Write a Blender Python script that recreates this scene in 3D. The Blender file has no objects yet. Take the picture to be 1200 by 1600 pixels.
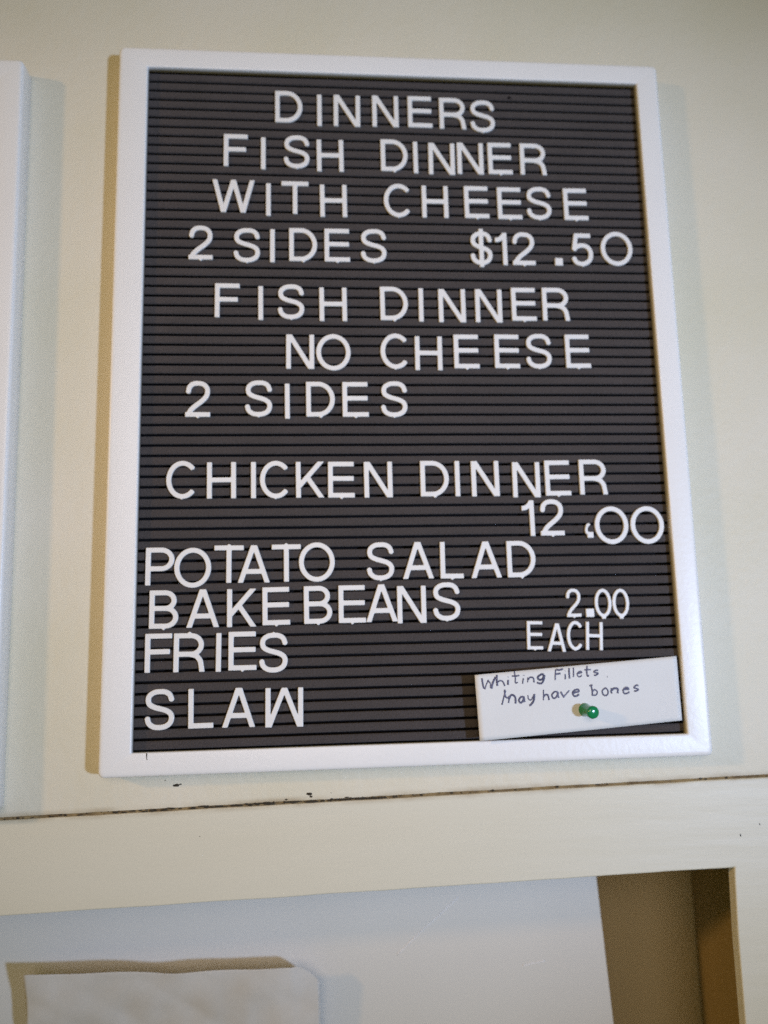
import bpy, bmesh, math, random
import numpy as np
from mathutils import Vector, Matrix, noise

sc = bpy.context.scene
C = sc.collection
MM = 0.001
HEIGHT = 1.70                      # the board's centre above the floor, metres

def W(x, y, z):
    """board millimetres (x right, y up, z out of the wall) -> world metres"""
    return Vector((x * MM, -z * MM, HEIGHT + y * MM))

# ------------------------------------------------------------------ camera
cam = bpy.data.cameras.new('camera')
co = bpy.data.objects.new('camera', cam); C.objects.link(co)
Rr = Vector((0.99649955, -0.02334622, 0.08027198))      # right, down, forward in board axes
Rd = Vector((-0.01077481, -0.98807264, -0.1536111))
Rf = Vector((0.08290079, 0.15220847, -0.98486549))
def wd(v): return Vector((v.x, -v.z, v.y))
X, Y, Z = wd(Rr), -wd(Rd), -wd(Rf)
M = Matrix((X, Y, Z)).transposed().to_4x4()
M.translation = W(-56.08, -150.78, 477.93)
co.matrix_world = M
cam.sensor_fit = 'VERTICAL'; cam.sensor_height = 36.0; cam.sensor_width = 27.0
cam.lens = 1250 / 1600 * 36.0
cam.clip_start = 0.02; cam.clip_end = 50
cam.dof.use_dof = True
cam.dof.focus_distance = 0.445
cam.dof.aperture_fstop = 3.4
sc.camera = co

# ------------------------------------------------------------------ room light (world), lamps
world = bpy.data.worlds.new('World'); sc.world = world; world.use_nodes = True
bg = world.node_tree.nodes['Background']
bg.inputs[0].default_value = (0.123, 0.106, 0.02, 1); bg.inputs[1].default_value = 1.0

def spot(name, loc, target, power, color, radius, cone):
    l = bpy.data.lights.new(name, 'SPOT'); l.energy = power; l.color = color; l.shadow_soft_size = radius
    l.spot_size = math.radians(cone); l.spot_blend = 1.0
    o = bpy.data.objects.new(name, l); C.objects.link(o); o.location = loc
    o.rotation_euler = (target - loc).to_track_quat('-Z', 'Y').to_euler()
    return o
spot('cool_window_lamp', W(950, -300, 1400), W(-5, -25, 0), 94.0, (0.495, 0.655, 1.0), 0.062, 39)
spot('warm_side_lamp', W(-2000, 480, 1174), W(10, -70, 0), 57.0, (1.0, 0.57, 0.18), 0.085, 24)
spot('warm_fill_lamp', W(-120, 120, 1250), W(10, -80, 0), 27.9, (1.0, 0.835, 0.75), 0.36, 46)  # unseen fill added behind the camera for ambient light and darker corners

sc.cycles.use_denoising = False           # leave the sensor-like grain in
sc.view_settings.view_transform = 'Standard'
sc.view_settings.look = 'None'
sc.view_settings.exposure = 0.0
sc.view_settings.gamma = 1.0
sc.view_settings.use_curve_mapping = False

# ------------------------------------------------------------------ materials
def mat(name, color, rough=0.5, spec=0.5, bump=0.0, bscale=300.0, var=0.0, vscale=30.0, sheen=0.0, tint=None, stretch=(1, 1, 1), fine=0.0, seam=None):
    m = bpy.data.materials.new(name); m.use_nodes = True
    nt = m.node_tree; b = nt.nodes['Principled BSDF']
    b.inputs['Base Color'].default_value = (*color, 1)
    b.inputs['Roughness'].default_value = rough
    b.inputs['Specular IOR Level'].default_value = spec
    if sheen:
        b.inputs['Sheen Weight'].default_value = sheen
        b.inputs['Sheen Roughness'].default_value = 0.6
    tc = nt.nodes.new('ShaderNodeTexCoord')
    mp = nt.nodes.new('ShaderNodeMapping'); mp.inputs['Scale'].default_value = stretch
    nt.links.new(tc.outputs['Object'], mp.inputs['Vector'])
    src = None
    if var or fine:
        n = nt.nodes.new('ShaderNodeTexNoise'); n.inputs['Scale'].default_value = vscale; n.inputs['Detail'].default_value = 5
        nt.links.new(mp.outputs[0], n.inputs['Vector'])
        mr = nt.nodes.new('ShaderNodeMapRange'); mr.inputs['From Min'].default_value = 0.3; mr.inputs['From Max'].default_value = 0.7
        nt.links.new(n.outputs['Fac'], mr.inputs['Value'])
        mix = nt.nodes.new('ShaderNodeMix'); mix.data_type = 'RGBA'
        t = tint if tint else tuple(c * (1 - var) for c in color)
        mix.inputs[6].default_value = (*color, 1); mix.inputs[7].default_value = (*t, 1)
        nt.links.new(mr.outputs[0], mix.inputs[0])
        src = mix.outputs[2]
        if fine:
            n2 = nt.nodes.new('ShaderNodeTexNoise'); n2.inputs['Scale'].default_value = 1300; n2.inputs['Detail'].default_value = 2
            nt.links.new(tc.outputs['Object'], n2.inputs['Vector'])
            m2 = nt.nodes.new('ShaderNodeMapRange'); m2.inputs['From Min'].default_value = 0.25; m2.inputs['From Max'].default_value = 0.75
            m2.inputs['To Min'].default_value = 1 - fine; m2.inputs['To Max'].default_value = 1 + fine
            nt.links.new(n2.outputs['Fac'], m2.inputs['Value'])
            vm = nt.nodes.new('ShaderNodeVectorMath'); vm.operation = 'SCALE'
            nt.links.new(src, vm.inputs[0]); nt.links.new(m2.outputs[0], vm.inputs['Scale'])
            src = vm.outputs[0]
        if seam:                               # grime rubbed into the paint beside the joint, uneven along it
            x0, y0, slope = seam
            sx = nt.nodes.new('ShaderNodeSeparateXYZ'); nt.links.new(tc.outputs['Object'], sx.inputs[0])
            def mth(op, a, b_=None, c=None):
                q = nt.nodes.new('ShaderNodeMath'); q.operation = op
                for k, val in enumerate((a, b_, c)):
                    if val is None: continue
                    if isinstance(val, (int, float)): q.inputs[k].default_value = val
                    else: nt.links.new(val, q.inputs[k])
                return q.outputs[0]
            line = mth('MULTIPLY_ADD', mth('SUBTRACT', sx.outputs['X'], x0), slope, y0)
            dist = mth('ABSOLUTE', mth('SUBTRACT', sx.outputs['Z'], line))
            near = nt.nodes.new('ShaderNodeMapRange'); near.interpolation_type = 'SMOOTHSTEP'
            near.inputs['From Min'].default_value = 0.0004; near.inputs['From Max'].default_value = 0.0042
            near.inputs['To Min'].default_value = 1.0; near.inputs['To Max'].default_value = 0.0
            nt.links.new(dist, near.inputs['Value'])
            n3 = nt.nodes.new('ShaderNodeTexNoise'); n3.inputs['Scale'].default_value = 42; n3.inputs['Detail'].default_value = 6
            nt.links.new(tc.outputs['Object'], n3.inputs['Vector'])
            mr3 = nt.nodes.new('ShaderNodeMapRange'); mr3.inputs['From Min'].default_value = 0.32; mr3.inputs['From Max'].default_value = 0.72
            nt.links.new(n3.outputs['Fac'], mr3.inputs['Value'])
            fac = mth('MULTIPLY', mth('MULTIPLY', near.outputs[0], mr3.outputs[0]), 0.75)
            mx = nt.nodes.new('ShaderNodeMix'); mx.data_type = 'RGBA'
            nt.links.new(fac, mx.inputs[0]); nt.links.new(src, mx.inputs[6]); mx.inputs[7].default_value = (0.33, 0.25, 0.14, 1)
            src = mx.outputs[2]
        nt.links.new(src, b.inputs['Base Color'])
    if bump:
        nb = nt.nodes.new('ShaderNodeTexNoise'); nb.inputs['Scale'].default_value = bscale; nb.inputs['Detail'].default_value = 4
        nt.links.new(mp.outputs[0], nb.inputs['Vector'])
        bn = nt.nodes.new('ShaderNodeBump'); bn.inputs['Strength'].default_value = bump; bn.inputs['Distance'].default_value = 0.001
        nt.links.new(nb.outputs['Fac'], bn.inputs['Height'])
        nt.links.new(bn.outputs['Normal'], b.inputs['Normal'])
    return m

M_WALL = mat('cream_paint', (0.71, 0.667, 0.55), 0.5, 0.35, bump=0.4, bscale=170, var=0.07, vscale=9, tint=(0.66, 0.62, 0.475), fine=0.025, seam=(-0.019, -0.2446, 0.01536))
M_RAIL = mat('cream_paint_wood', (0.70, 0.668, 0.55), 0.42, 0.4, bump=0.3, bscale=90, var=0.06, vscale=14, tint=(0.66, 0.618, 0.48), stretch=(0.15, 1, 1), fine=0.03, seam=(0.0, 0.0554, 0.01536))
M_FRAME = mat('white_frame_plastic', (0.835, 0.83, 0.815), 0.36, 0.5, bump=0.12, bscale=260, var=0.03, vscale=20, fine=0.02)
M_FELT = mat('charcoal_felt', (0.073, 0.063, 0.061), 0.95, 0.1, bump=0.9, bscale=1100, var=0.25, vscale=45, tint=(0.063, 0.055, 0.053), sheen=0.10, fine=0.32)
M_SLOT = mat('slot_shade_and_hole', (0.010, 0.009, 0.010), 0.9, 0.1)
M_BACK = mat('fibreboard', (0.30, 0.20, 0.11), 0.8, 0.2, var=0.2)
M_LETTER = mat('white_letter_plastic', (0.80, 0.80, 0.79), 0.42, 0.45, var=0.05, vscale=120, bump=0.1, bscale=700)
M_PAPER = mat('white_card', (0.74, 0.74, 0.72), 0.75, 0.2, bump=0.15, bscale=500, var=0.03, vscale=60, fine=0.03)
M_INK = mat('blue_black_ink', (0.035, 0.038, 0.085), 0.6, 0.3, var=0.5, vscale=150, tint=(0.15, 0.15, 0.23))
M_GREEN = mat('green_pin_plastic', (0.004, 0.22, 0.075), 0.14, 0.6)
M_STEEL = mat('pin_steel', (0.6, 0.6, 0.6), 0.3, 0.5); M_STEEL.node_tree.nodes['Principled BSDF'].inputs['Metallic'].default_value = 1
M_SHEET = mat('white_plastic_sheet', (0.735, 0.725, 0.675), 0.32, 0.45, bump=0.2, bscale=14, var=0.06, vscale=7, fine=0.03)
M_SCRATCH = mat('scratch_white', (0.88, 0.88, 0.88), 0.5, 0.4)
M_CRUMPLE = mat('crumpled_paper', (0.66, 0.645, 0.61), 0.7, 0.25, bump=0.35, bscale=60, var=0.05, vscale=32, fine=0.04, tint=(0.58, 0.545, 0.48))
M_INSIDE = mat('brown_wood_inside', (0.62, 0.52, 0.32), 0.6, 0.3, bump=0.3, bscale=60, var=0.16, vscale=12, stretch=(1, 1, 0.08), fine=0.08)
M_SIDE = mat('brown_wood_shaded', (0.44, 0.34, 0.19), 0.6, 0.3, bump=0.3, bscale=60, var=0.2, vscale=12, stretch=(1, 1, 0.08), fine=0.08)  # same wood as the inside, colour darkened to stand in for shade
M_GRIME = mat('grime', (0.07, 0.045, 0.025), 0.85, 0.2, bump=0.6, bscale=500, var=0.7, vscale=90, tint=(0.34, 0.25, 0.12))
M_SPECK = mat('dark_speck', (0.06, 0.05, 0.035), 0.85, 0.2, var=0.3, vscale=600)

# ------------------------------------------------------------------ helpers
def link(o, parent=None):
    C.objects.link(o)
    if parent: o.parent = parent
    return o
def tag(o, label, cat, group=None, kind=None):
    o['label'] = label
    if cat: o['category'] = cat
    if group: o['group'] = group
    if kind: o['kind'] = kind
    return o
def thing(name, loc, label, cat, group=None, rot=None):
    o = bpy.data.objects.new(name, None); o.empty_display_size = 0.02
    o.location = loc
    if rot: o.rotation_euler = rot
    link(o); return tag(o, label, cat, group)
def mesh_obj(name, verts, faces, m, parent=None, smooth=False, loc=None, bevel=0, segs=2, recalc=True):
    """verts in local board mm (x right, y up, z out)"""
    me = bpy.data.meshes.new(name)
    me.from_pydata([(v[0] * MM, -v[2] * MM, v[1] * MM) for v in verts], [], faces)
    if recalc:
        bm = bmesh.new(); bm.from_mesh(me); bmesh.ops.recalc_face_normals(bm, faces=bm.faces); bm.to_mesh(me); bm.free()
    me.materials.append(m)
    if smooth:
        me.polygons.foreach_set('use_smooth', [True] * len(me.polygons))
    o = bpy.data.objects.new(name, me); link(o, parent)
    if loc is not None: o.location = loc
    if bevel:
        bv = o.modifiers.new('edge', 'BEVEL'); bv.width = bevel * MM; bv.segments = segs; bv.limit_method = 'ANGLE'
    return o
def prism(poly, z0, z1):
    """polygon (x, y) extruded from z0 to z1"""
    n = len(poly)
    v = [(x, y, z0) for x, y in poly] + [(x, y, z1) for x, y in poly]
    f = [list(range(n))[::-1], list(range(n, 2 * n))] + [[i, (i + 1) % n, n + (i + 1) % n, n + i] for i in range(n)]
    return v, f
def ribbon_tube(paths, r, squash=1.0, n=6):
    """tubes along 3-d paths (mm): ink strokes, scratches"""
    V, F = [], []
    for p in paths:
        p = [Vector(q) for q in p]
        base = len(V)
        for i, q in enumerate(p):
            t = (p[min(i + 1, len(p) - 1)] - p[max(i - 1, 0)])
            if t.length < 1e-6: t = Vector((1, 0, 0))
            t.normalize(); s = t.cross(Vector((0, 0, 1))).normalized(); u = Vector((0, 0, 1))
            for k in range(n):
                a = 2 * math.pi * k / n
                V.append(tuple(q + s * (math.cos(a) * r) + u * (math.sin(a) * r * squash)))
        for i in range(len(p) - 1):
            for k in range(n):
                a, b = base + i * n + k, base + i * n + (k + 1) % n
                F.append([a, b, b + n, a + n])
        F.append([base + k for k in range(n)][::-1]); F.append([base + (len(p) - 1) * n + k for k in range(n)])
    return V, F
def smooth_path(pts, per=6):
    """Catmull-Rom through 2-d/3-d points"""
    P = [np.array(p, float) for p in pts]
    if len(P) < 3: return [tuple(p) for p in P]
    P = [2 * P[0] - P[1]] + P + [2 * P[-1] - P[-2]]
    out = []
    for i in range(1, len(P) - 2):
        for k in range(per):
            t = k / per
            a, b, c, d = P[i - 1], P[i], P[i + 1], P[i + 2]
            out.append(tuple(0.5 * (2 * b + (c - a) * t + (2 * a - 5 * b + 4 * c - d) * t * t + (3 * b - a - 3 * c + d) * t ** 3)))
    out.append(tuple(P[-2])); return out

# ------------------------------------------------------------------ wall and cabinet
WZ = -10.0                                    # wall surface
TILT = math.radians(0.88)                     # the cabinet sits slightly out of true with the hung boards
ct, st = math.cos(TILT), math.sin(TILT)
def tl(x, y):                                 # cabinet coords -> board coords, pivot at (-19, -244.6)
    return (-19 + (x + 19) * ct - (y + 244.6) * st, -244.6 + (x + 19) * st + (y + 244.6) * ct)

def wavy_edge(x0, x1, y, amp, step=6, seed=0):
    return [(x, y + amp * noise.noise((x * 0.03, seed, 0)) + amp * 0.5 * noise.noise((x * 0.16, seed + 5, 0))) for x in np.arange(x0, x1 + step / 2, step)]
seam_top = wavy_edge(-700, 700, -244.6 + 0.75, 0.4, seed=1)
poly = [tl(*p) for p in seam_top] + [tl(700, 700), tl(-700, 700)]
v, f = prism(poly, WZ - 12, WZ)
wall = mesh_obj('wall', v, f, M_WALL, loc=W(0, 0, 0))
wall['kind'] = 'structure'; wall['label'] = 'cream painted wall behind the boards'

cab = thing('cabinet', W(-19, -300, WZ), 'cream painted cabinet front with an open bay under the letter board', 'cabinet')
def cab_v(verts):                             # board mm -> local to the cabinet's empty
    return [(x + 19, y + 300, z - WZ) for x, y, z in verts]
rail_top = wavy_edge(-700, 700, -244.6 - 0.75, 0.35, seed=9)
bottom = wavy_edge(-700, 186, -296.1, 0.35, step=8, seed=3)
poly = [tl(*p) for p in rail_top[::-1]] + [tl(*p) for p in bottom] + [tl(189.5, -296.0), tl(189.0, -301)]
# the bay's right-hand jamb drops from the rail; its edge runs plumb with the boards
poly += [(188.8, -330), (188.5, -500), (700, -500)]
v, f = prism(poly, WZ - 7, WZ + 1.0)
ff = mesh_obj('face_frame', cab_v(v), f, M_RAIL, cab, bevel=0.9, segs=3)
# grime packed in the seam
p = [tl(x, y) for x, y in wavy_edge(-700, 700, -243.6, 0.2, seed=21)] + [tl(x, y) for x, y in wavy_edge(-700, 700, -246.6, 0.2, seed=22)][::-1]
v, f = prism(p, WZ - 8, WZ - 0.5)
mesh_obj('seam_filler', cab_v(v), f, M_GRIME, cab)
def boxv(x0, x1, y0, y1, z0, z1):
    return prism([(x0, y0), (x1, y0), (x1, y1), (x0, y1)], z0, z1)
v, f = boxv(-520, 225, -560, -262, -160, -147); mesh_obj('back_panel', cab_v(v), f, M_INSIDE, cab)
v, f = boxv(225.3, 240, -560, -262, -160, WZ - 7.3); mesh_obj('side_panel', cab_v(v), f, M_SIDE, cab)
v, f = boxv(-540, 225, -262, -250, -146.7, WZ - 7.3); mesh_obj('top_panel', cab_v(v), f, M_INSIDE, cab)
v, f = boxv(-540, 225, -572, -560.3, -146.7, WZ - 7.3); mesh_obj('bottom_panel', cab_v(v), f, M_INSIDE, cab)

# specks of grime scattered along the seam
rng = random.Random(4)
V, F = [], []
def speck(x, y, z, rx, ry, rz):
    base = len(V); n = 7
    a0 = rng.random() * 6
    ring = [(x + rx * math.cos(a0 + 2 * math.pi * k / n) * rng.uniform(.6, 1.2), y + ry * math.sin(a0 + 2 * math.pi * k / n) * rng.uniform(.6, 1.2), z - .05) for k in range(n)]
    V.extend(ring); V.append((x, y, z + rz)); V.append((x, y, z - .3))
    for k in range(n):
        F.append([base + k, base + (k + 1) % n, base + n]); F.append([base + (k + 1) % n, base + k, base + n + 1])
for i in range(150):
    x = rng.gauss(-90, 60) if rng.random() < .85 else rng.uniform(-240, 220)
    yy = -244.6 + rng.gauss(0, 0.35)
    bx, by = tl(x, yy); s = rng.uniform(.3, .95)
    speck(bx, by, WZ + rng.uniform(-.6, .3), s * rng.uniform(1, 2.2), s * .8, .35)
for (x, y, s) in [(-139, -233.4, 1.7), (-136.5, -233.0, .9), (-145.2, -230.6, .5), (-62.6, -241.2, 1.8), (-61.5, -242.6, 1.0), (-76, -243.8, .9), (-127, -226.6, .35), (-125, -262, .35), (-50, -241, .4)]:
    speck(x, y, WZ + (1.0 if y < -246 else 0), s * 1.2, s * .7, .4)
for (x, y, s) in [(195.6, -274.7, .9), (208.2, -269, .7)]:
    speck(x, y, WZ + 1.0, s * .7, s * 1.2, .3)
for i in range(46):                           # longer smears of dirt along the joint
    bx, by = tl(rng.gauss(-95, 55), -244.6 + rng.gauss(0, .45)); s = rng.uniform(.4, .8)
    speck(bx, by, WZ + rng.uniform(-.5, .4), s * rng.uniform(2, 5.5), s * .75, .3)
g = mesh_obj('grime_specks', V, F, M_SPECK, loc=W(0, 0, 0))
g['kind'] = 'stuff'; g['label'] = 'dark grime specks along the seam under the board'

# ------------------------------------------------------------------ white sheet in the bay, scratches, crumpled paper
SHZ = -88.0
sheet = thing('plastic_sheet', W(-150, -560, SHZ), 'large smooth white plastic sheet standing upright in the cabinet bay', 'sheet')
n = 26
V, F = [], []
def sheet_z(x, y): return SHZ + 1.5 * noise.noise((x * .006, y * .006, 3))
nx, ny = 50, 26
for side in (0, 1):
    for j in range(ny + 1):
        for i in range(nx + 1):
            x0, x1 = -515, 131.3 + (-318 - (-560 + j * 292 / ny)) * 0.066
            x = x0 + (x1 - x0) * i / nx; y = -560 + j * 292 / ny
            V.append((x + 150, y + 560, sheet_z(x, y) - SHZ - side * 2.5))
st_ = (nx + 1) * (ny + 1)
for j in range(ny):
    for i in range(nx):
        a = j * (nx + 1) + i
        F.append([a, a + 1, a + nx + 2, a + nx + 1]); F.append([st_ + a, st_ + a + nx + 1, st_ + a + nx + 2, st_ + a + 1])
bd = [i for i in range(nx)] + [nx + j * (nx + 1) for j in range(ny)] + [ny * (nx + 1) + i for i in range(nx, 0, -1)] + [j * (nx + 1) for j in range(ny, 0, -1)]
for a, b in zip(bd, bd[1:] + bd[:1]): F.append([b, a, st_ + a, st_ + b])
mesh_obj('panel', V, F, M_SHEET, sheet, smooth=False)
def on_sheet(pts, lift=.05): return [(x + 150, y + 560, sheet_z(x, y) - SHZ + lift) for x, y in pts]
for path in ([(35.4, -325.9), (24, -335), (12, -344.5), (1, -353.5), (-6.7, -360)], [(77, -371.2), (85, -370), (92.6, -369)]):
    v, f = ribbon_tube([on_sheet(smooth_path(path))], 0.42, .5)
    mesh_obj('scratch', v, f, M_SCRATCH, sheet, smooth=True)

# paper hanging in front of the sheet, its top edge standing well clear of it
def crumple(x, y):
    return 3.4 * noise.noise((x * .018, y * .025, 1.3)) + 2.2 * noise.noise((x * .05, y * .05, 7.1)) + 2.6 * abs(noise.noise((x * .033 + y * .04, y * .01, 4.4)))
V, F = [], []
nx, ny = 90, 60
for j in range(ny + 1):
    t = j / ny
    for i in range(nx + 1):
        u = i / nx
        top = -350.6 - 6.2 * u + 0.9 * noise.noise((u * 5, 2, 0)) - 1.2 * math.exp(-((u - .52) / .09) ** 2)
        if u > .93: top -= ((u - .93) / .07) ** 1.3 * 9.0
        y = top + (-556 - top) * t ** 1.3
        xl = -238.2 + 5 * t; xr = -57.8 + 2 * t
        x = xl + (xr - xl) * u
        d = top - y
        lift = 21.0 * math.exp(-d / 80.0) * (1.0 - 0.12 * u)
        if u > .9: lift -= (u - .9) * 40 * math.exp(-d / 40)
        z = SHZ + 3.2 + lift + crumple(x, y) * min(1, .35 + d / 40)
        V.append((x, y, z))
for j in range(ny):
    for i in range(nx):
        a = j * (nx + 1) + i; F.append([a, a + nx + 1, a + nx + 2, a + 1])
pap = mesh_obj('crumpled_paper', [(x + 150, y + 556, z - SHZ) for x, y, z in V], F, M_CRUMPLE, smooth=True, loc=W(-150, -556, SHZ), recalc=False)
so = pap.modifiers.new('thick', 'SOLIDIFY'); so.thickness = .0003
tag(pap, 'creased white paper hanging in front of the white plastic sheet', 'paper')

# ------------------------------------------------------------------ letter boards
PITCH = 6.35
FW, FH = 322.6, 67 * PITCH                    # felt opening
OW, OH = 355.96, 452.85                       # outer frame
OX, OY = -1.64, 0.42                          # outer frame's centre against the felt's
FZ = 5.0                                      # frame front above the felt
def rrect(x0, x1, y0, y1, r, n=5):
    pts = []
    for cx, cy, a in ((x1 - r, y1 - r, 0), (x0 + r, y1 - r, 90), (x0 + r, y0 + r, 180), (x1 - r, y0 + r, 270)):
        for k in range(n + 1):
            t = math.radians(a + 90 * k / n); pts.append((cx + r * math.cos(t), cy + r * math.sin(t)))
    return pts
def make_board(label):
    b = thing('letter_board', W(OX, OY - OH / 2, WZ), label, 'letter board', 'letter boards on the cream wall')
    def loc(vs): return [(x - OX, y - (OY - OH / 2), z - WZ) for x, y, z in vs]
    ox0, ox1, oy0, oy1 = OX - OW / 2, OX + OW / 2, OY - OH / 2, OY + OH / 2
    ix0, ix1, iy0, iy1 = -FW / 2, FW / 2, -FH / 2, FH / 2
    prof = []                                  # (t from outer 0 to inner 1 in mm from its own edge, z, radius)
    for d, z in ((0.4, WZ + .05), (0, WZ + .8), (0, FZ - 2.2), (.25, FZ - 1.1), (.9, FZ - .35), (1.9, FZ - .05), (3.2, FZ)):
        prof.append(rrect(ox0 + d, ox1 - d, oy0 + d, oy1 - d, max(3.6 - d * .6, 1.2)) and (rrect(ox0 + d, ox1 - d, oy0 + d, oy1 - d, max(3.6 - d * .6, 1.2)), z))
    for d, z in ((1.3, FZ), (.6, FZ - .12), (.18, FZ - .45), (0, FZ - 1.0), (0, -.25), (3, -.25), (3, -9.0)):
        prof.append((rrect(ix0 - d, ix1 + d, iy0 - d, iy1 + d, .5 + d * .5), z))
    V, F = [], []; n = len(prof[0][0])
    for pts, z in prof: V += [(x, y, z) for x, y in pts]
    for i in range(len(prof) - 1):
        for k in range(n): F.append([i * n + k, i * n + (k + 1) % n, (i + 1) * n + (k + 1) % n, (i + 1) * n + k])
    fr = mesh_obj('frame', loc(V), F, M_FRAME, b, smooth=True)
    # ribbed felt: one profile of rounded ribs drawn along x
    prof = []
    y0 = FH / 2
    hw = 0.76
    for k in range(68):
        g = y0 - k * PITCH
        prof += [(g + hw + 1.0, 0), (g + hw + .5, -.12), (g + hw + .1, -.55), (g + hw - .02, -1.6), (g + hw + .5, -2.2), (g + hw + .5, -7.0), (g - hw - .5, -7.0), (g - hw - .5, -2.2), (g - hw + .02, -1.6), (g - hw - .1, -.55), (g - hw - .5, -.12), (g - hw - 1.0, 0)]
    prof = [p for p in prof if iy0 - 2.6 <= p[0] <= iy1 + 2.6]
    V, F = [], []
    xs = np.linspace(ix0 - 2.6, ix1 + 2.6, 41)
    for x in xs:
        for q, (y, z) in enumerate(prof):
            wob = .10 * noise.noise((x * .02, y * .02, 3)) + .05 * noise.noise((x * .11, y * .3, 8))
            V.append((x, y + wob, z + wob * .6))
    n = len(prof)
    for i in range(len(xs) - 1):
        for k in range(n - 1):
            F.append([i * n + k, i * n + k + 1, (i + 1) * n + k + 1, (i + 1) * n + k])
    fp = mesh_obj('felt_panel', loc(V), F, M_FELT, b, smooth=True, recalc=False)
    fp.data.materials.append(M_SLOT)           # shade down in the slots between the felt ribs, painted near-black
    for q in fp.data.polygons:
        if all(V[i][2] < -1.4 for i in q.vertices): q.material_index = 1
    v, f = boxv(ix0 - 2, ix1 + 2, iy0 - 2, iy1 + 2, WZ + .4, -8.2)
    mesh_obj('backing', loc(v), f, M_BACK, b)
    return b
board = make_board('white framed charcoal letter board listing dinners and prices')
# a nick in the frame's lower rail
nx_, ny_ = -152.9, -215.2
v, f = prism([(nx_ - .3, ny_ + 2.2), (nx_ + .35, ny_ + 2.0), (nx_ + .25, ny_ - .4), (nx_ + .55, ny_ - 1.3), (nx_ + .1, ny_ - 1.5), (nx_ - .15, ny_ - .2)], FZ - .3, FZ + .08)
mesh_obj('nick', [(x - OX, y - (OY - OH / 2), z - WZ) for x, y, z in v], f, M_SPECK, board)
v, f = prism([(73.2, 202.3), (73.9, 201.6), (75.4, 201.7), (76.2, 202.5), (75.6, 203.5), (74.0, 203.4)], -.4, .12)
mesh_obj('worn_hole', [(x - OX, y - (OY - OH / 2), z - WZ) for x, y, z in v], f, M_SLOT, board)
b2 = board.copy(); C.objects.link(b2)
for ch in list(board.children):
    if ch.name.startswith(('nick', 'worn_hole')): continue
    c = ch.copy(); C.objects.link(c); c.parent = b2
b2.location = W(-234.3 - OW / 2, -244.5, WZ); b2.rotation_euler = (0, math.radians(-0.5), 0); b2.scale = (1, 1, (213.4 + 244.5) / OH)
b2['label'] = 'second white framed board hung beside the dinner board, only its frame edge in view'

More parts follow.
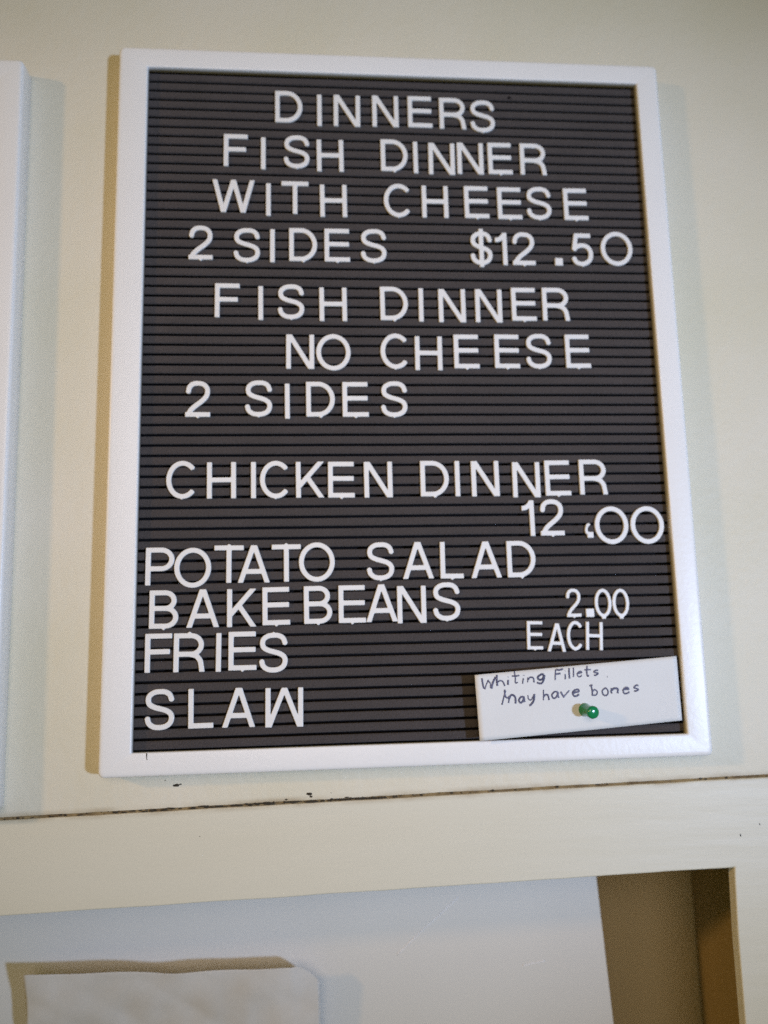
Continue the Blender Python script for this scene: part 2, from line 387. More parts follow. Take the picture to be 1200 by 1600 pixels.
# ------------------------------------------------------------------ letters
CAP = 22.3
def glyph(ch, wd, w):
    """strokes of a glyph in units of the cap height: (points, start cap, end cap, box) ; wd width, w stroke width"""
    h = w / 2; S = []
    def line(a, b, clip=True): S.append(([a, b], clip))
    def path(p, per=10): S.append((smooth_path(p, per), False))
    def arc(cx, cy, rx, ry, a0, a1, n=28): return [(cx + rx * math.cos(math.radians(a0 + (a1 - a0) * k / n)), cy + ry * math.sin(math.radians(a0 + (a1 - a0) * k / n))) for k in range(n + 1)]
    m = wd - h
    if ch in 'FEL':
        line((h, 0), (h, 1))
        if ch in 'EL': line((0, h), (wd, h))
        if ch in 'EF': line((0, 1 - h), (wd - (.02 if ch == 'E' else 0), 1 - h)); line((0, .53), (wd - (.03 if ch == 'E' else .06), .53))
    elif ch == 'I': line((h, 0), (h, 1))
    elif ch == 'H': line((h, 0), (h, 1)); line((m, 0), (m, 1)); line((0, .51), (wd, .51))
    elif ch == 'T': line((wd / 2, 0), (wd / 2, 1)); line((0, 1 - h), (wd, 1 - h))
    elif ch == 'N': line((h, 0), (h, 1)); line((m, 0), (m, 1)); d = w * .12; line((h + d - .06, 1.10), (m - d + .06, -.10))
    elif ch == 'A':
        e = h * 1.06; line((e - .04, -.1), (wd / 2 + .0, 1.03)); line((wd - e + .04, -.1), (wd / 2, 1.03)); line((wd * .2, .30), (wd * .8, .30))
    elif ch == 'W':
        e = h * 1.05; a, b = wd * .27, wd * .73
        for x0, y0, x1, y1 in ((e, 1, a, 0), (a, 0, wd / 2, 1), (wd / 2, 1, b, 0), (b, 0, wd - e, 1)):
            k = .08; dx = (x1 - x0) * k; dy = (y1 - y0) * k; line((x0 - dx, y0 - dy), (x1 + dx, y1 + dy))
    elif ch == 'M':                            # worn upside down: read as a W with upright outer legs
        line((h, 0), (h, 1)); line((m, 0), (m, 1))
        for x0, x1 in ((h + .02, wd / 2), (m - .02, wd / 2)):
            k = .09; line((x0 - (x1 - x0) * k, -k), (x1 + (x1 - x0) * k, 1 + k))
    elif ch == 'K':
        line((h, 0), (h, 1)); line((h + w * .2, .33), (wd - h * 1.2 + .06, 1.06)); line((wd * .42, .55), (wd - h * 1.15 + .06, -.08))
    elif ch == 'D':
        r = .5 - h; rx = min(wd - h - (wd * .42), .48)
        S.append(([(h, h), (wd - h - rx, h)] + arc(wd - h - rx, .5, rx, r, -90, 90)[1:] + [(h, 1 - h)], False)); line((h, 0), (h, 1))
        line((0, h), (.25, h)); line((0, 1 - h), (.25, 1 - h))
    elif ch in 'PRB':
        line((h, 0), (h, 1)); line((0, 1 - h), (.25, 1 - h))
        mid = .46 if ch == 'R' else (.44 if ch == 'P' else .525)
        r = (1 - h - mid) / 2; rx = min(r * 1.1, wd * .42)
        top_w = wd - h - (.03 if ch != 'P' else 0) - (.02 if ch == 'B' else 0)
        S.append(([(h, mid), (top_w - rx, mid)] + arc(top_w - rx, mid + r, rx, r, -90, 90, 20)[1:] + [(h, 1 - h)], False))
        if ch == 'R':
            S.append((smooth_path([(wd * .5, mid), (wd * .72, mid - .05), (wd * .84, mid - .16), (wd * .875, .2), (wd * .92, -.04)], 8), 'clip'))
        if ch == 'B':
            r2 = (mid - h) / 2; rx2 = min(r2 * 1.15, wd * .42)
            S.append(([(h, h), (wd - h - rx2, h)] + arc(wd - h - rx2, h + r2, rx2, r2, -90, 90, 20)[1:] + [(h, mid)], False)); line((0, h), (.25, h))
    elif ch == 'C': S.append((arc(wd / 2 + .015, .5, wd / 2 - h + .015, .52 - h, 42, 318, 50), False))
    elif ch in 'O': S.append((arc(wd / 2, .5, wd / 2 - h, .53 - h, 0, 360, 72), False))
    elif ch == '0':
        S.append((arc(wd / 2, .5, wd / 2 - h, .51 - h, 0, 360, 60), False)); line((wd / 2 - w * .25, 0.04), (wd / 2, -.06), False); line((wd / 2 + w * .25, 0.04), (wd / 2, -.06), False)
    elif ch in 'S$':
        k = wd / .775
        path([(x * k, .5 + (y - .5) * 1.0) for x, y in ((.695, .725), (.64, .865), (.53, .935), (.395, .947), (.25, .93), (.13, .85), (.098, .735), (.14, .625), (.27, .555), (.40, .518), (.55, .47), (.66, .395), (.692, .285), (.65, .155), (.53, .075), (.385, .053), (.23, .075), (.115, .165), (.078, .295))], 5)
        if ch == '$': line((wd / 2, -.08), (wd / 2, 1.09), False)
    elif ch == '2':
        k = wd / .68
        path([(x * k, y) for x, y in ((.078, .69), (.105, .83), (.20, .925), (.335, .947), (.48, .92), (.575, .83), (.60, .70), (.56, .57), (.44, .44), (.28, .315), (.15, .19), (.09, .076))], 5)
        line((0, h), (wd, h))
    elif ch == '5':
        k = wd / .67
        line((.13 * k, 1 - h), (.60 * k, 1 - h)); S.append(([(.175 * k, .97), (.10 * k, .50)], False))
        path([(x * k, y) for x, y in ((.09, .49), (.20, .59), (.35, .625), (.50, .575), (.585, .45), (.595, .32), (.55, .17), (.43, .075), (.30, .053), (.16, .095), (.075, .235))], 5)
    elif ch == '1':
        line((m, 0), (m, 1)); S.append((smooth_path([(0, .775), (m * .45, .80), (m * .85, .90), (m, .99)], 6), 'clip'))
    elif ch == '.': line((0, wd * .5), (wd, wd * .5)); 
    elif ch == ',': line((wd * .38, .085), (wd * 1.0, .085), False); S.append((smooth_path([(wd * .36, .13), (wd * .30, .22), (wd * .42, .34), (wd * .62, .38)], 6), 'thin'))
    return S
WIDTH = dict(D=17.7, I=3.5, N=17.4, E=16.2, R=17.9, S=17.1, F=15.3, H=17.3, W=26.8, T=17.3, C=18.5, O=21.4, K=17.0, P=16.6, A=18.7, L=14.2, B=16.7, M=21.8)
WIDTH.update({'2': 15.0, '$': 14.4, '1': 7.8, '5': 14.8, '0': 21.4, '.': 5.2, ',': 6.0})
NUB = set('EDCSO2LB$50')
cache = {}
def sdf_mesh(ch, cap, wd_mm, w_mm, nub, nub_top):
    key = (ch, cap, wd_mm, nub, nub_top)
    if key in cache: return cache[key]
    wd, w = wd_mm / cap, w_mm / cap; h = w / 2
    st = .0165; pad = .2
    xs = np.arange(-pad, wd + pad, st); ys = np.arange(-pad, 1 + pad, st)
    GX, GY = np.meshgrid(xs, ys)
    D = np.full(GX.shape, 9.0)
    for pts, clip in glyph(ch, wd, w):
        d = np.full(GX.shape, 9.0)
        hw = wd * .5 if ch == '.' else (h * 1.25 if ch == ',' else h)
        if clip == 'thin': hw = h * .62; clip = False
        closed = len(pts) > 5 and math.dist(pts[0], pts[-1]) < 1e-3
        for i in range(len(pts) - 1):
            a, b = np.array(pts[i]), np.array(pts[i + 1]); e = b - a; L = np.hypot(*e)
            if L < 1e-9: continue
            e /= L; px, py = GX - a[0], GY - a[1]
            t = px * e[0] + py * e[1]; q = np.abs(-px * e[1] + py * e[0])
            dc = np.hypot(q, np.where(t < 0, t, np.where(t > L, t - L, 0))) - hw
            if not closed:                     # flat stroke ends
                if i == 0: dc = np.where(t < 0, np.maximum(q - hw, -t), dc)
                if i == len(pts) - 2: dc = np.where(t > L, np.maximum(q - hw, t - L), dc)
            d = np.minimum(d, dc)
        if clip: d = np.maximum(d, np.maximum(np.maximum(-GY, GY - 1), np.maximum(-GX, GX - wd)))
        D = np.minimum(D, d)
    if nub or nub_top:
        for on, y0, sgn in ((nub, 0, -1), (nub_top, 1, 1)):
            if on:
                q = (GY - y0) * sgn
                D = np.minimum(D, np.maximum(np.maximum(q - .034, -q - .06), np.abs(GX - wd / 2) - (.05 - q * .9)))
    # marching squares
    seg = {}
    ny, nx = D.shape
    def pt(k):
        (j, i, v) = k
        if v: t = D[j, i] / (D[j, i] - D[j + 1, i]); return (xs[i], ys[j] + t * st)
        t = D[j, i] / (D[j, i] - D[j, i + 1]); return (xs[i] + t * st, ys[j])
    for j in range(ny - 1):
        for i in range(nx - 1):
            a, b, c, d = D[j, i] < 0, D[j, i + 1] < 0, D[j + 1, i + 1] < 0, D[j + 1, i] < 0
            code = a + 2 * b + 4 * c + 8 * d
            if code in (0, 15): continue
            Bt, Rt, Tp, Lf = (j, i, 0), (j, i + 1, 1), (j + 1, i, 0), (j, i, 1)
            for p, q in {1: [(Bt, Lf)], 2: [(Rt, Bt)], 3: [(Rt, Lf)], 4: [(Tp, Rt)], 5: [(Bt, Rt), (Tp, Lf)], 6: [(Tp, Bt)], 7: [(Tp, Lf)], 8: [(Lf, Tp)], 9: [(Bt, Tp)], 10: [(Lf, Bt), (Rt, Tp)], 11: [(Rt, Tp)], 12: [(Lf, Rt)], 13: [(Bt, Rt)], 14: [(Lf, Bt)]}[code]:
                seg[p] = q
    loops = []
    while seg:
        s0, nxt = seg.popitem(); L = [s0]
        while nxt != s0: L.append(nxt); nxt = seg.pop(nxt)
        if len(L) > 5: loops.append([pt(k) for k in L])
    cu = bpy.data.curves.new('outline', 'CURVE'); cu.dimensions = '2D'; cu.fill_mode = 'BOTH'
    thick = 1.7 if cap > 20 else 1.5
    bev = .38
    cu.extrude = (thick / 2 - bev) * MM; cu.bevel_depth = bev * MM; cu.bevel_resolution = 1; cu.offset = -bev * MM
    for L in loops:
        sp = cu.splines.new('POLY'); sp.points.add(len(L) - 1); sp.use_cyclic_u = True
        for q, (x, y) in zip(sp.points, L): q.co = ((x - wd / 2) * cap * MM, (y - .5) * cap * MM, 0, 1)
    tmp = bpy.data.objects.new('outline', cu); C.objects.link(tmp)
    me = bpy.data.meshes.new_from_object(tmp.evaluated_get(bpy.context.evaluated_depsgraph_get()))
    bpy.data.objects.remove(tmp)
    # stand it up: x right, y -> z, depth -> -y ; its back just into the felt's nap
    me.transform(Matrix(((1, 0, 0, 0), (0, 0, -1, 0), (0, 1, 0, 0), (0, 0, 0, 1))))
    me.transform(Matrix.Translation((0, -(thick / 2 - .15) * MM, 0)))
    me.materials.clear(); me.materials.append(M_LETTER)
    cache[key] = me
    return me
LETTERS = [
    ('DINNERS', 'D', -71.86, 190.16, 'plastic_letter', 'letter', 'white plastic letter D in the heading DINNERS'),
    ('DINNERS', 'I', -51.82, 188.34, 'plastic_letter', 'letter', 'white plastic letter I in the heading DINNERS'),
    ('DINNERS', 'N', -34.11, 188.56, 'plastic_letter', 'letter', 'white plastic letter N, the first N in the heading DINNERS'),
    ('DINNERS', 'N', -8.88, 189.03, 'plastic_letter', 'letter', 'white plastic letter N, the second N in the heading DINNERS'),
    ('DINNERS', 'E', 14.01, 189.42, 'plastic_letter', 'letter', 'white plastic letter E in the heading DINNERS'),
    ('DINNERS', 'R', 35.76, 188.99, 'plastic_letter', 'letter', 'white plastic letter R in the heading DINNERS'),
    ('DINNERS', 'S', 55.68, 187.58, 'plastic_letter', 'letter', 'white plastic letter S in the heading DINNERS'),
    ('FISH1', 'F', -105.78, 158.45, 'plastic_letter', 'letter', 'white plastic letter F in FISH in the upper FISH DINNER line'),
    ('FISH1', 'I', -88.08, 156.8, 'plastic_letter', 'letter', 'white plastic letter I in FISH in the upper FISH DINNER line'),
    ('FISH1', 'S', -66.98, 158.46, 'plastic_letter', 'letter', 'white plastic letter S in FISH in the upper FISH DINNER line'),
    ('FISH1', 'H', -45.44, 156.39, 'plastic_letter', 'letter', 'white plastic letter H in FISH in the upper FISH DINNER line'),
    ('DINNER1', 'D', -3.85, 157.8, 'plastic_letter', 'letter', 'white plastic letter D in DINNER in the upper FISH DINNER line'),
    ('DINNER1', 'I', 10.34, 156.7, 'plastic_letter', 'letter', 'white plastic letter I in DINNER in the upper FISH DINNER line'),
    ('DINNER1', 'N', 27.3, 156.19, 'plastic_letter', 'letter', 'white plastic letter N, the first N in DINNER in the upper FISH DINNER line'),
    ('DINNER1', 'N', 46.3, 156.96, 'plastic_letter', 'letter', 'white plastic letter N, the second N in DINNER in the upper FISH DINNER line'),
    ('DINNER1', 'E', 66.12, 157.51, 'plastic_letter', 'letter', 'white plastic letter E in DINNER in the upper FISH DINNER line'),
    ('DINNER1', 'R', 88.41, 157.61, 'plastic_letter', 'letter', 'white plastic letter R in DINNER in the upper FISH DINNER line'),
    ('WITH', 'W', -107.14, 126.8, 'plastic_letter', 'letter', 'white plastic letter W in WITH before CHEESE'),
    ('WITH', 'I', -84.87, 124.92, 'plastic_letter', 'letter', 'white plastic letter I in WITH before CHEESE'),
    ('WITH', 'T', -68.21, 126.63, 'plastic_letter', 'letter', 'white plastic letter T in WITH before CHEESE'),
    ('WITH', 'H', -43.74, 125.0, 'plastic_letter', 'letter', 'white plastic letter H in WITH before CHEESE'),
    ('CHEESE1', 'C', -2.17, 126.2, 'plastic_letter', 'letter', 'white plastic letter C in CHEESE in line WITH CHEESE'),
    ('CHEESE1', 'H', 21.94, 125.86, 'plastic_letter', 'letter', 'white plastic letter H in CHEESE in line WITH CHEESE'),
    ('CHEESE1', 'E', 49.19, 126.19, 'plastic_letter', 'letter', 'white plastic letter E, the first E in CHEESE in line WITH CHEESE'),
    ('CHEESE1', 'E', 71.01, 125.95, 'plastic_letter', 'letter', 'white plastic letter E, the middle E in CHEESE in line WITH CHEESE'),
    ('CHEESE1', 'S', 90.53, 126.32, 'plastic_letter', 'letter', 'white plastic letter S in CHEESE in line WITH CHEESE'),
    ('CHEESE1', 'E', 115.15, 126.21, 'plastic_letter', 'letter', 'white plastic letter E, the last E in CHEESE in line WITH CHEESE'),
    ('SIDES1', '2', -127.14, 94.78, 'plastic_digit', 'digit', 'white plastic digit two starting the line of SIDES under WITH CHEESE'),
    ('SIDES1', 'S', -98.58, 93.67, 'plastic_letter', 'letter', 'white plastic letter S, the first S in SIDES under WITH CHEESE'),
    ('SIDES1', 'I', -82.38, 93.6, 'plastic_letter', 'letter', 'white plastic letter I in SIDES under WITH CHEESE'),
    ('SIDES1', 'D', -63.32, 94.66, 'plastic_letter', 'letter', 'white plastic letter D in SIDES under WITH CHEESE'),
    ('SIDES1', 'E', -41.79, 94.69, 'plastic_letter', 'letter', 'white plastic letter E in SIDES under WITH CHEESE'),
    ('SIDES1', 'S', -18.61, 94.61, 'plastic_letter', 'letter', 'white plastic letter S, the second S in SIDES under WITH CHEESE'),
    ('12.50', '$', 51.0, 94.33, 'plastic_dollar_sign', 'dollar sign', 'white plastic dollar sign opening the price beside upper SIDES'),
    ('12.50', '1', 64.02, 94.04, 'plastic_digit', 'digit', 'white plastic digit one in the price beside upper SIDES'),
    ('12.50', '2', 78.74, 94.3, 'plastic_digit', 'digit', 'white plastic digit two in the price beside upper SIDES'),
    ('12.50', '.', 101.71, 85.83, 'plastic_decimal_point', 'decimal point', 'white plastic decimal point in the price beside upper SIDES'),
    ('12.50', '5', 117.47, 94.61, 'plastic_digit', 'digit', 'white plastic digit five in the price beside upper SIDES'),
    ('12.50', 'O', 140.72, 95.47, 'plastic_digit', 'digit', 'white plastic digit zero in the price beside upper SIDES'),
    ('FISH2', 'F', -110.51, 56.92, 'plastic_letter', 'letter', 'white plastic letter F in FISH in the lower FISH DINNER line'),
    ('FISH2', 'I', -89.7, 55.42, 'plastic_letter', 'letter', 'white plastic letter I in FISH in the lower FISH DINNER line'),
    ('FISH2', 'S', -71.17, 56.48, 'plastic_letter', 'letter', 'white plastic letter S in FISH in the lower FISH DINNER line'),
    ('FISH2', 'H', -44.89, 55.09, 'plastic_letter', 'letter', 'white plastic letter H in FISH in the lower FISH DINNER line'),
    ('DINNER2', 'D', -6.5, 56.1, 'plastic_letter', 'letter', 'white plastic letter D in DINNER in the lower FISH DINNER line'),
    ('DINNER2', 'I', 10.87, 55.3, 'plastic_letter', 'letter', 'white plastic letter I in DINNER in the lower FISH DINNER line'),
    ('DINNER2', 'N', 30.49, 55.02, 'plastic_letter', 'letter', 'white plastic letter N, the first N in DINNER in the lower FISH DINNER line'),
    ('DINNER2', 'N', 54.09, 55.15, 'plastic_letter', 'letter', 'white plastic letter N, the second N in DINNER in the lower FISH DINNER line'),
    ('DINNER2', 'E', 76.96, 56.48, 'plastic_letter', 'letter', 'white plastic letter E in DINNER in the lower FISH DINNER line'),
    ('DINNER2', 'R', 98.0, 56.72, 'plastic_letter', 'letter', 'white plastic letter R in DINNER in the lower FISH DINNER line'),
    ('NO', 'N', -65.71, 23.93, 'plastic_letter', 'letter', 'white plastic letter N in the word NO before CHEESE'),
    ('NO', 'O', -45.12, 23.65, 'plastic_letter', 'letter', 'white plastic letter O in the word NO before CHEESE'),
    ('CHEESE2', 'C', -6.63, 24.58, 'plastic_letter', 'letter', 'white plastic letter C in CHEESE after the word NO'),
    ('CHEESE2', 'H', 14.47, 23.38, 'plastic_letter', 'letter', 'white plastic letter H in CHEESE after the word NO'),
    ('CHEESE2', 'E', 38.59, 24.71, 'plastic_letter', 'letter', 'white plastic letter E, the first E in CHEESE after the word NO'),
    ('CHEESE2', 'E', 64.58, 24.94, 'plastic_letter', 'letter', 'white plastic letter E, the middle E in CHEESE after the word NO'),
    ('CHEESE2', 'S', 85.0, 25.15, 'plastic_letter', 'letter', 'white plastic letter S in CHEESE after the word NO'),
    ('CHEESE2', 'E', 110.42, 25.3, 'plastic_letter', 'letter', 'white plastic letter E, the last E in CHEESE after the word NO'),
    ('SIDES2', '2', -127.71, -6.55, 'plastic_digit', 'digit', 'white plastic digit two starting the line of SIDES above CHICKEN DINNER'),
    ('SIDES2', 'S', -91.16, -6.1, 'plastic_letter', 'letter', 'white plastic letter S, the first S in SIDES above CHICKEN DINNER'),
    ('SIDES2', 'I', -73.55, -7.78, 'plastic_letter', 'letter', 'white plastic letter I in SIDES above CHICKEN DINNER'),
    ('SIDES2', 'D', -53.5, -6.47, 'plastic_letter', 'letter', 'white plastic letter D in SIDES above CHICKEN DINNER'),
    ('SIDES2', 'E', -31.97, -6.59, 'plastic_letter', 'letter', 'white plastic letter E in SIDES above CHICKEN DINNER'),
    ('SIDES2', 'S', -8.02, -6.43, 'plastic_letter', 'letter', 'white plastic letter S, the second S in SIDES above CHICKEN DINNER'),
    ('CHICKEN', 'C', -136.48, -56.35, 'plastic_letter', 'letter', 'white plastic letter C, the first C in CHICKEN in mid board'),
    ('CHICKEN', 'H', -113.17, -56.79, 'plastic_letter', 'letter', 'white plastic letter H in CHICKEN in mid board'),
    ('CHICKEN', 'I', -94.0, -56.81, 'plastic_letter', 'letter', 'white plastic letter I in CHICKEN in mid board'),
    ('CHICKEN', 'C', -81.16, -56.64, 'plastic_letter', 'letter', 'white plastic letter C, the second C in CHICKEN in mid board'),
    ('CHICKEN', 'K', -60.42, -56.8, 'plastic_letter', 'letter', 'white plastic letter K in CHICKEN in mid board'),
    ('CHICKEN', 'E', -41.46, -56.94, 'plastic_letter', 'letter', 'white plastic letter E in CHICKEN in mid board'),
    ('CHICKEN', 'N', -19.0, -57.11, 'plastic_letter', 'letter', 'white plastic letter N in CHICKEN in mid board'),
    ('DINNER3', 'D', 15.6, -56.73, 'plastic_letter', 'letter', 'white plastic letter D in DINNER after CHICKEN'),
    ('DINNER3', 'I', 29.91, -56.84, 'plastic_letter', 'letter', 'white plastic letter I in DINNER after CHICKEN'),
    ('DINNER3', 'N', 47.03, -56.97, 'plastic_letter', 'letter', 'white plastic letter N, the first N in DINNER after CHICKEN'),
    ('DINNER3', 'N', 72.7, -57.86, 'plastic_letter', 'letter', 'white plastic letter N, the second N in DINNER after CHICKEN'),
    ('DINNER3', 'E', 92.59, -56.88, 'plastic_letter', 'letter', 'white plastic letter E in DINNER after CHICKEN'),
    ('DINNER3', 'R', 115.23, -56.48, 'plastic_letter', 'letter', 'white plastic letter R in DINNER after CHICKEN'),
    ('12.00', '1', 72.71, -81.88, 'plastic_digit', 'digit', 'white plastic digit one in the price under CHICKEN DINNER'),
    ('12.00', '2', 87.57, -81.71, 'plastic_digit', 'digit', 'white plastic digit two in the price under CHICKEN DINNER'),
    ('12.00', ',', 109.92, -90.41, 'plastic_comma', 'comma', 'white plastic comma standing as the point in the price under CHICKEN DINNER'),
    ('12.00', 'O', 124.88, -86.87, 'plastic_digit', 'digit', 'white plastic digit zero, the first zero in the price under CHICKEN DINNER'),
    ('12.00', 'O', 147.61, -87.01, 'plastic_digit', 'digit', 'white plastic digit zero, the second zero in the price under CHICKEN DINNER'),
    ('POTATO', 'P', -148.39, -107.91, 'plastic_letter', 'letter', 'white plastic letter P in POTATO before SALAD'),
    ('POTATO', 'O', -129.45, -108.97, 'plastic_letter', 'letter', 'white plastic letter O, the first O in POTATO before SALAD'),
    ('POTATO', 'T', -108.48, -107.18, 'plastic_letter', 'letter', 'white plastic letter T, the first T in POTATO before SALAD'),
    ('POTATO', 'A', -93.89, -107.31, 'plastic_letter', 'letter', 'white plastic letter A in POTATO before SALAD'),
    ('POTATO', 'T', -74.81, -107.08, 'plastic_letter', 'letter', 'white plastic letter T, the second T in POTATO before SALAD'),
    ('POTATO', 'O', -56.78, -106.78, 'plastic_letter', 'letter', 'white plastic letter O, the second O in POTATO before SALAD'),
    ('SALAD', 'S', -18.83, -106.91, 'plastic_letter', 'letter', 'white plastic letter S in SALAD after POTATO'),
    ('SALAD', 'A', 3.83, -106.7, 'plastic_letter', 'letter', 'white plastic letter A, the first A in SALAD after POTATO'),
    ('SALAD', 'L', 24.38, -106.91, 'plastic_letter', 'letter', 'white plastic letter L in SALAD after POTATO'),
    ('SALAD', 'A', 45.33, -106.94, 'plastic_letter', 'letter', 'white plastic letter A, the second A in SALAD after POTATO'),
    ('SALAD', 'D', 67.07, -106.88, 'plastic_letter', 'letter', 'white plastic letter D in SALAD after POTATO'),
    ('BAKE', 'B', -145.65, -132.97, 'plastic_letter', 'letter', 'white plastic letter B in BAKE under POTATO'),
    ('BAKE', 'A', -123.38, -132.8, 'plastic_letter', 'letter', 'white plastic letter A in BAKE under POTATO'),
    ('BAKE', 'K', -100.99, -132.95, 'plastic_letter', 'letter', 'white plastic letter K in BAKE under POTATO'),
    ('BAKE', 'E', -80.85, -132.31, 'plastic_letter', 'letter', 'white plastic letter E in BAKE under POTATO'),
    ('BEANS', 'B', -56.36, -132.07, 'plastic_letter', 'letter', 'white plastic letter B in BEANS after BAKE'),
    ('BEANS', 'E', -36.21, -132.03, 'plastic_letter', 'letter', 'white plastic letter E in BEANS after BAKE'),
    ('BEANS', 'A', -18.66, -131.81, 'plastic_letter', 'letter', 'white plastic letter A in BEANS after BAKE'),
    ('BEANS', 'N', -0.7, -133.02, 'plastic_letter', 'letter', 'white plastic letter N in BEANS after BAKE'),
    ('BEANS', 'S', 20.29, -131.68, 'plastic_letter', 'letter', 'white plastic letter S in BEANS after BAKE'),
    ('FRIES', 'F', -148.31, -157.87, 'plastic_letter', 'letter', 'white plastic letter F in FRIES under BAKE'),
    ('FRIES', 'R', -130.78, -158.05, 'plastic_letter', 'letter', 'white plastic letter R in FRIES under BAKE'),
    ('FRIES', 'I', -113.87, -158.37, 'plastic_letter', 'letter', 'white plastic letter I in FRIES under BAKE'),
    ('FRIES', 'E', -100.38, -157.83, 'plastic_letter', 'letter', 'white plastic letter E in FRIES under BAKE'),
    ('FRIES', 'S', -82.5, -159.26, 'plastic_letter', 'letter', 'white plastic letter S in FRIES under BAKE'),
    ('SLAW', 'S', -146.99, -189.67, 'plastic_letter', 'letter', 'white plastic letter S in SLAW on the bottom line'),
    ('SLAW', 'L', -123.87, -189.71, 'plastic_letter', 'letter', 'white plastic letter L in SLAW on the bottom line'),
    ('SLAW', 'A', -102.4, -189.87, 'plastic_letter', 'letter', 'white plastic letter A in SLAW on the bottom line'),
    ('SLAW', 'M', -76.38, -190.56, 'plastic_letter', 'letter', 'white letter M turned upside down to end SLAW on the bottom line'),
    ('2.00', '2', 98.02, -134.09, 'plastic_digit', 'digit', 'small narrow white plastic digit two in the price above EACH'),
    ('2.00', '.', 107.9, -140.28, 'plastic_decimal_point', 'decimal point', 'small narrow white plastic decimal point in the price above EACH'),
    ('2.00', '0', 116.39, -134.46, 'plastic_digit', 'digit', 'small narrow white plastic digit zero, the first zero in the price above EACH'),
    ('2.00', '0', 127.45, -134.64, 'plastic_digit', 'digit', 'small narrow white plastic digit zero, the second zero in the price above EACH'),
    ('EACH', 'E', 73.16, -152.91, 'plastic_letter', 'letter', 'small narrow white plastic letter E in the word EACH above the note'),
    ('EACH', 'A', 86.52, -154.54, 'plastic_letter', 'letter', 'small narrow white plastic letter A in the word EACH above the note'),
    ('EACH', 'C', 97.73, -153.65, 'plastic_letter', 'letter', 'small narrow white plastic letter C in the word EACH above the note'),
    ('EACH', 'H', 109.67, -154.18, 'plastic_letter', 'letter', 'small narrow white plastic letter H in the word EACH above the note'),
]
rng = random.Random(11)
TILTED = {('EACH', 'E'): 2.0, ('EACH', 'A'): 3.0, ('EACH', 'C'): 2.0, ('EACH', 'H'): 3.0, ('FRIES', 'I'): 0.6, ('POTATO', 'A'): 0.6}
for row, ch, x, y, name, cat, label in LETTERS:
    small = row in ('2.00', 'EACH')
    g = '0' if (small and ch == '0') else ('O' if ch == '0' else ch)
    cap = 17.0 if small else CAP
    if small: wd = dict(E=9.9, A=11.2, C=10.2, H=10.6).get(ch, {'2': 9.1, '.': 5.2, '0': 10.6}.get(ch))
    else: wd = WIDTH[ch]
    if row == '12.50' and ch == '5': wd = 14.8
    top = (row, ch) in {('FRIES', 'R'), ('FRIES', 'S'), ('POTATO', 'T'), ('NO', 'O')}
    nub = (ch in NUB) and not top and (row, ch) not in {('POTATO', 'O'), ('SLAW', 'S'), ('DINNERS', 'D'), ('DINNERS', 'E'), ('SLAW', 'L'), ('2.00', '0')}
    w = (2.15 if small else 3.05)
    if ch in '.,': cap_y = y
    me = sdf_mesh(g, cap, wd, w, nub, top)
    if not me.name.startswith('plastic'): me.name = name
    o = bpy.data.objects.new(name, me); link(o)
    yy = y
    if ch == '.': yy = y + cap / 2 - wd / 2
    if ch == ',': yy = y - 4.2 + cap / 2
    o.location = W(x, yy, 0.0)
    a = rng.uniform(-.45, .45) + TILTED.get((row, ch), 0)
    o.rotation_euler = (0, math.radians(a), 0)
    tag(o, label, cat, 'white letters and digits on the dinner board')

# ------------------------------------------------------------------ handwritten note and its push pin
TLc, TRc, BRc, BLc = (34.0, -174.9), (159.3, -167.3), (159.7, -205.2), (35.5, -212.1)
NX, NY = 40, 14
def note_pt(u, v, lift=0.0):
    x = (TLc[0] * (1 - u) + TRc[0] * u) * (1 - v) + (BLc[0] * (1 - u) + BRc[0] * u) * v
    y = (TLc[1] * (1 - u) + TRc[1] * u) * (1 - v) + (BLc[1] * (1 - u) + BRc[1] * u) * v
    z = 9.5 - 4.6 * u - 2.6 * u * u + 0.7 * math.sin(u * 3.1) * (v - .5) + .25 * noise.noise((u * 4, v * 3, 2))
    y += .25 * noise.noise((u * 3, 0, 5)) * (1 - 2 * v) * .5
    return (x, y, z + lift)
n_loc = W(97, -210, 5)
note = thing('note_card', n_loc, 'white handwritten note about bones pinned over the lower corner of the dinner board', 'note')
def nl(p): return (p[0] - 97, p[1] + 210, p[2] - 5)
V = [nl(note_pt(i / NX, j / NY)) for j in range(NY + 1) for i in range(NX + 1)]
F = [[j * (NX + 1) + i, (j + 1) * (NX + 1) + i, (j + 1) * (NX + 1) + i + 1, j * (NX + 1) + i + 1] for j in range(NY) for i in range(NX)]
card = mesh_obj('card', V, F, M_PAPER, note, smooth=True, recalc=False)
so = card.modifiers.new('thick', 'SOLIDIFY'); so.thickness = .00035
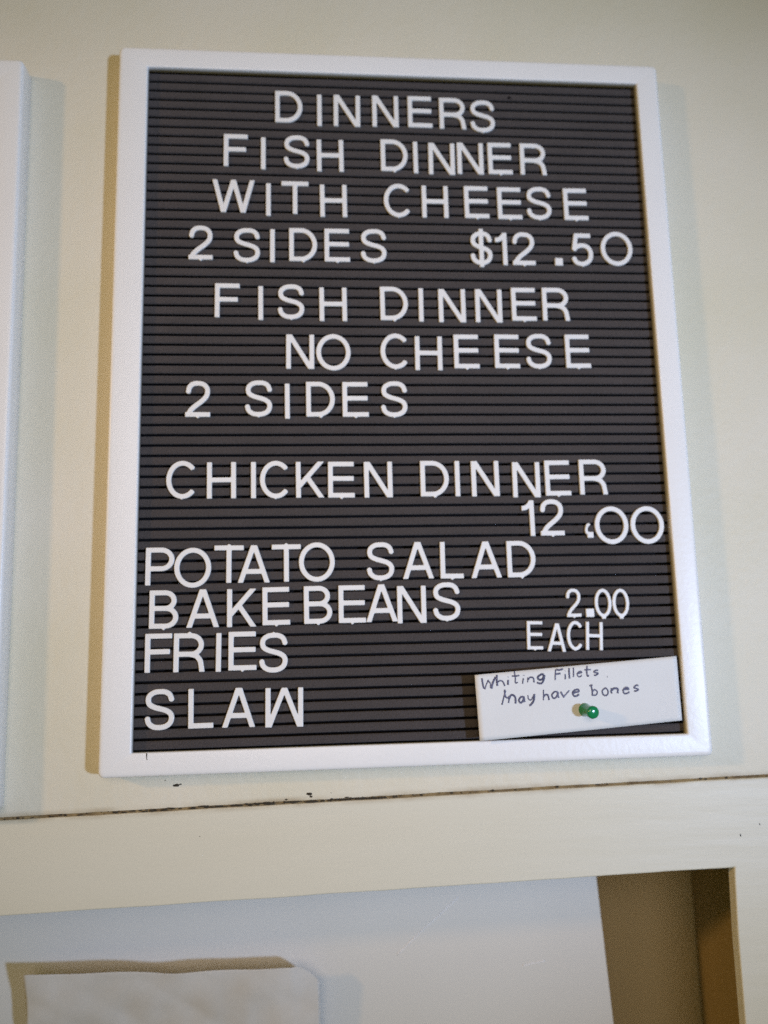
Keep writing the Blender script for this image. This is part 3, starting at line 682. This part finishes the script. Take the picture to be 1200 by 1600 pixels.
# pen strokes, in the unit box of each character (x 0-1, y 0 baseline, 1 ascender)
PEN = {
 'W': [[(0, .95), (.12, .45), (.27, .02)], [(.27, .02), (.42, .5), (.5, .78)], [(.5, .78), (.6, .4), (.74, .02)], [(.74, .02), (.9, .55), (1, 1)]],
 'h': [[(.05, 1), (.08, .5), (.1, 0)], [(.1, .3), (.4, .52), (.75, .45), (.9, .2), (.95, 0)]],
 'i': [[(.4, .52), (.45, .25), (.5, 0)], [(.36, .80), (.44, .84)]],
 't': [[(.4, .95), (.42, .4), (.5, .05), (.8, .02)], [(0, .58), (.5, .62), (.95, .64)]],
 'n': [[(.05, .52), (.1, .25), (.12, 0)], [(.12, .28), (.45, .52), (.8, .42), (.92, 0)]],
 'g': [[(.9, .45), (.5, .55), (.1, .3), (.4, .02), (.85, .15), (.92, .48)], [(.92, .48), (.95, .0), (.8, -.32), (.4, -.38), (.1, -.25)]],
 'F': [[(.1, .95), (.1, .5), (.08, 0)], [(.1, .95), (.5, .93), (1, .97)], [(.1, .52), (.4, .52), (.75, .55)]],
 'l': [[(.5, .95), (.5, .5), (.52, 0)]],
 'e': [[(.08, .28), (.5, .32), (.92, .36), (.75, .52), (.4, .52), (.1, .28), (.35, .02), (.7, .02), (.95, .12)]],
 's': [[(.9, .48), (.5, .55), (.15, .42), (.5, .27), (.88, .15), (.5, .0), (.08, .06)]],
 'M': [[(.02, 0), (.08, .5), (.1, 1)], [(.1, 1), (.16, .6), (.3, .42)], [(.3, .42), (.4, .55), (.42, .1)], [(.42, .35), (.6, .6), (.85, .5), (.98, 0)]],
 'a': [[(.8, .5), (.4, .55), (.08, .28), (.3, .02), (.65, .1), (.82, .5)], [(.82, .5), (.82, .2), (.98, 0)]],
 'y': [[(.08, .52), (.2, .2), (.45, .1), (.75, .25), (.88, .52)], [(.88, .52), (.8, .0), (.6, -.35), (.35, -.4)]],
 'v': [[(.02, .52), (.25, .2), (.45, 0)], [(.45, 0), (.7, .3), (.95, .56)]],
 'b': [[(.1, 1), (.12, .5), (.14, .02)], [(.14, .35), (.5, .55), (.9, .35), (.75, .05), (.4, -.02), (.14, .1)], [(-.12, .98), (.1, 1), (.3, .98)]],
 'o': [[(.5, .54), (.12, .35), (.3, .02), (.7, .02), (.92, .3), (.7, .52), (.45, .54)]],
 '.': [[(.4, .04), (.6, .04)]],
}
# x0, x1, baseline, height in a close view of the card 350 x 170 px enlarged 3.43 times
INKED = [('W', 66, 146, 268, 58), ('h', 152, 196, 250, 56), ('i', 205, 222, 243, 54), ('t', 232, 272, 240, 60), ('i', 280, 300, 235, 54), ('n', 312, 350, 232, 54), ('g', 362, 402, 222, 54),
         ('F', 456, 498, 218, 58), ('i', 506, 522, 212, 50), ('l', 526, 546, 210, 56), ('l', 548, 570, 206, 56), ('e', 576, 606, 203, 56), ('t', 614, 652, 198, 56), ('s', 664, 692, 192, 52), ('.', 735, 747, 204, 40),
         ('M', 184, 256, 352, 72), ('a', 264, 302, 338, 62), ('y', 312, 352, 334, 62), ('h', 396, 428, 326, 62), ('a', 436, 482, 319, 66), ('v', 488, 532, 316, 66), ('e', 544, 588, 310, 66),
         ('b', 652, 692, 303, 62), ('o', 708, 748, 298, 66), ('n', 758, 802, 295, 62), ('e', 822, 862, 290, 62), ('s', 882, 914, 283, 60)]
# card corners in that view, for pen position -> (u, v)
A0 = np.array([[1125 - 40, 70 - 352 + 262], [0, 0]], float)
O_, U_, V_ = np.array([40., 190.]), np.array([1125. - 40, 85. - 190]), np.array([66. - 40, 542. - 190])
INV = np.linalg.inv(np.array([U_, V_]).T)
rng = random.Random(5)
V, F = [], []
for chh, x0, x1, yb, hh in INKED:
    dy, sl, sz = rng.uniform(-4, 4), rng.uniform(-3, 9), rng.uniform(.9, 1.12)
    for s in PEN[chh]:
        q = []
        s = [(a + rng.uniform(-.07, .07), b + rng.uniform(-.05, .05)) for a, b in s]
        for (a, b) in smooth_path(s, 5):
            px = x0 + a * (x1 - x0) + b * sl; py = yb + dy - b * hh * sz - a * (x1 - x0) * .10
            u, v = INV @ (np.array([px, py]) - O_)
            q.append(nl(note_pt(float(u), float(v), .06)))
        v, f = ribbon_tube([q], rng.uniform(.36, .62), .2)
        F += [[i + len(V) for i in p] for p in f]; V += v
v, f = V, F
mesh_obj('handwriting', v, f, M_INK, note, smooth=True)

# push pin: flange, waist and domed cap on a steel point that goes through the card into the felt
def lathe(prof, n=32):
    V, F = [], []
    for r, z in prof:
        for k in range(n): V.append((r * math.cos(2 * math.pi * k / n), r * math.sin(2 * math.pi * k / n), z))
    for i in range(len(prof) - 1):
        for k in range(n): F.append([i * n + k, i * n + (k + 1) % n, (i + 1) * n + (k + 1) % n, (i + 1) * n + k])
    F.append(list(range(n))[::-1]); F.append([(len(prof) - 1) * n + k for k in range(n)])
    return V, F
pz = 5.3
pin = thing('push_pin', W(99.2, -196.8, pz + .4), 'green plastic push pin holding the handwritten note', 'push pin', rot=(math.radians(2), 0, 0))
pin.rotation_euler = (math.radians(4), 0, math.radians(9))
v, f = lathe([(3.5, 0), (3.85, .3), (3.9, .8), (3.75, 1.3), (3.55, 2.0), (3.4, 3.2), (3.35, 5.5), (3.4, 7.5), (3.55, 8.8), (3.7, 9.8), (3.7, 10.5), (3.4, 11.2), (2.8, 11.6), (1.6, 11.9), (.2, 11.95)])
mesh_obj('head', v, f, M_GREEN, pin, smooth=True)
v, f = lathe([(.02, -8.5), (.5, -6.8), (.55, -.02)], 12)
mesh_obj('needle', v, f, M_STEEL, pin, smooth=True)
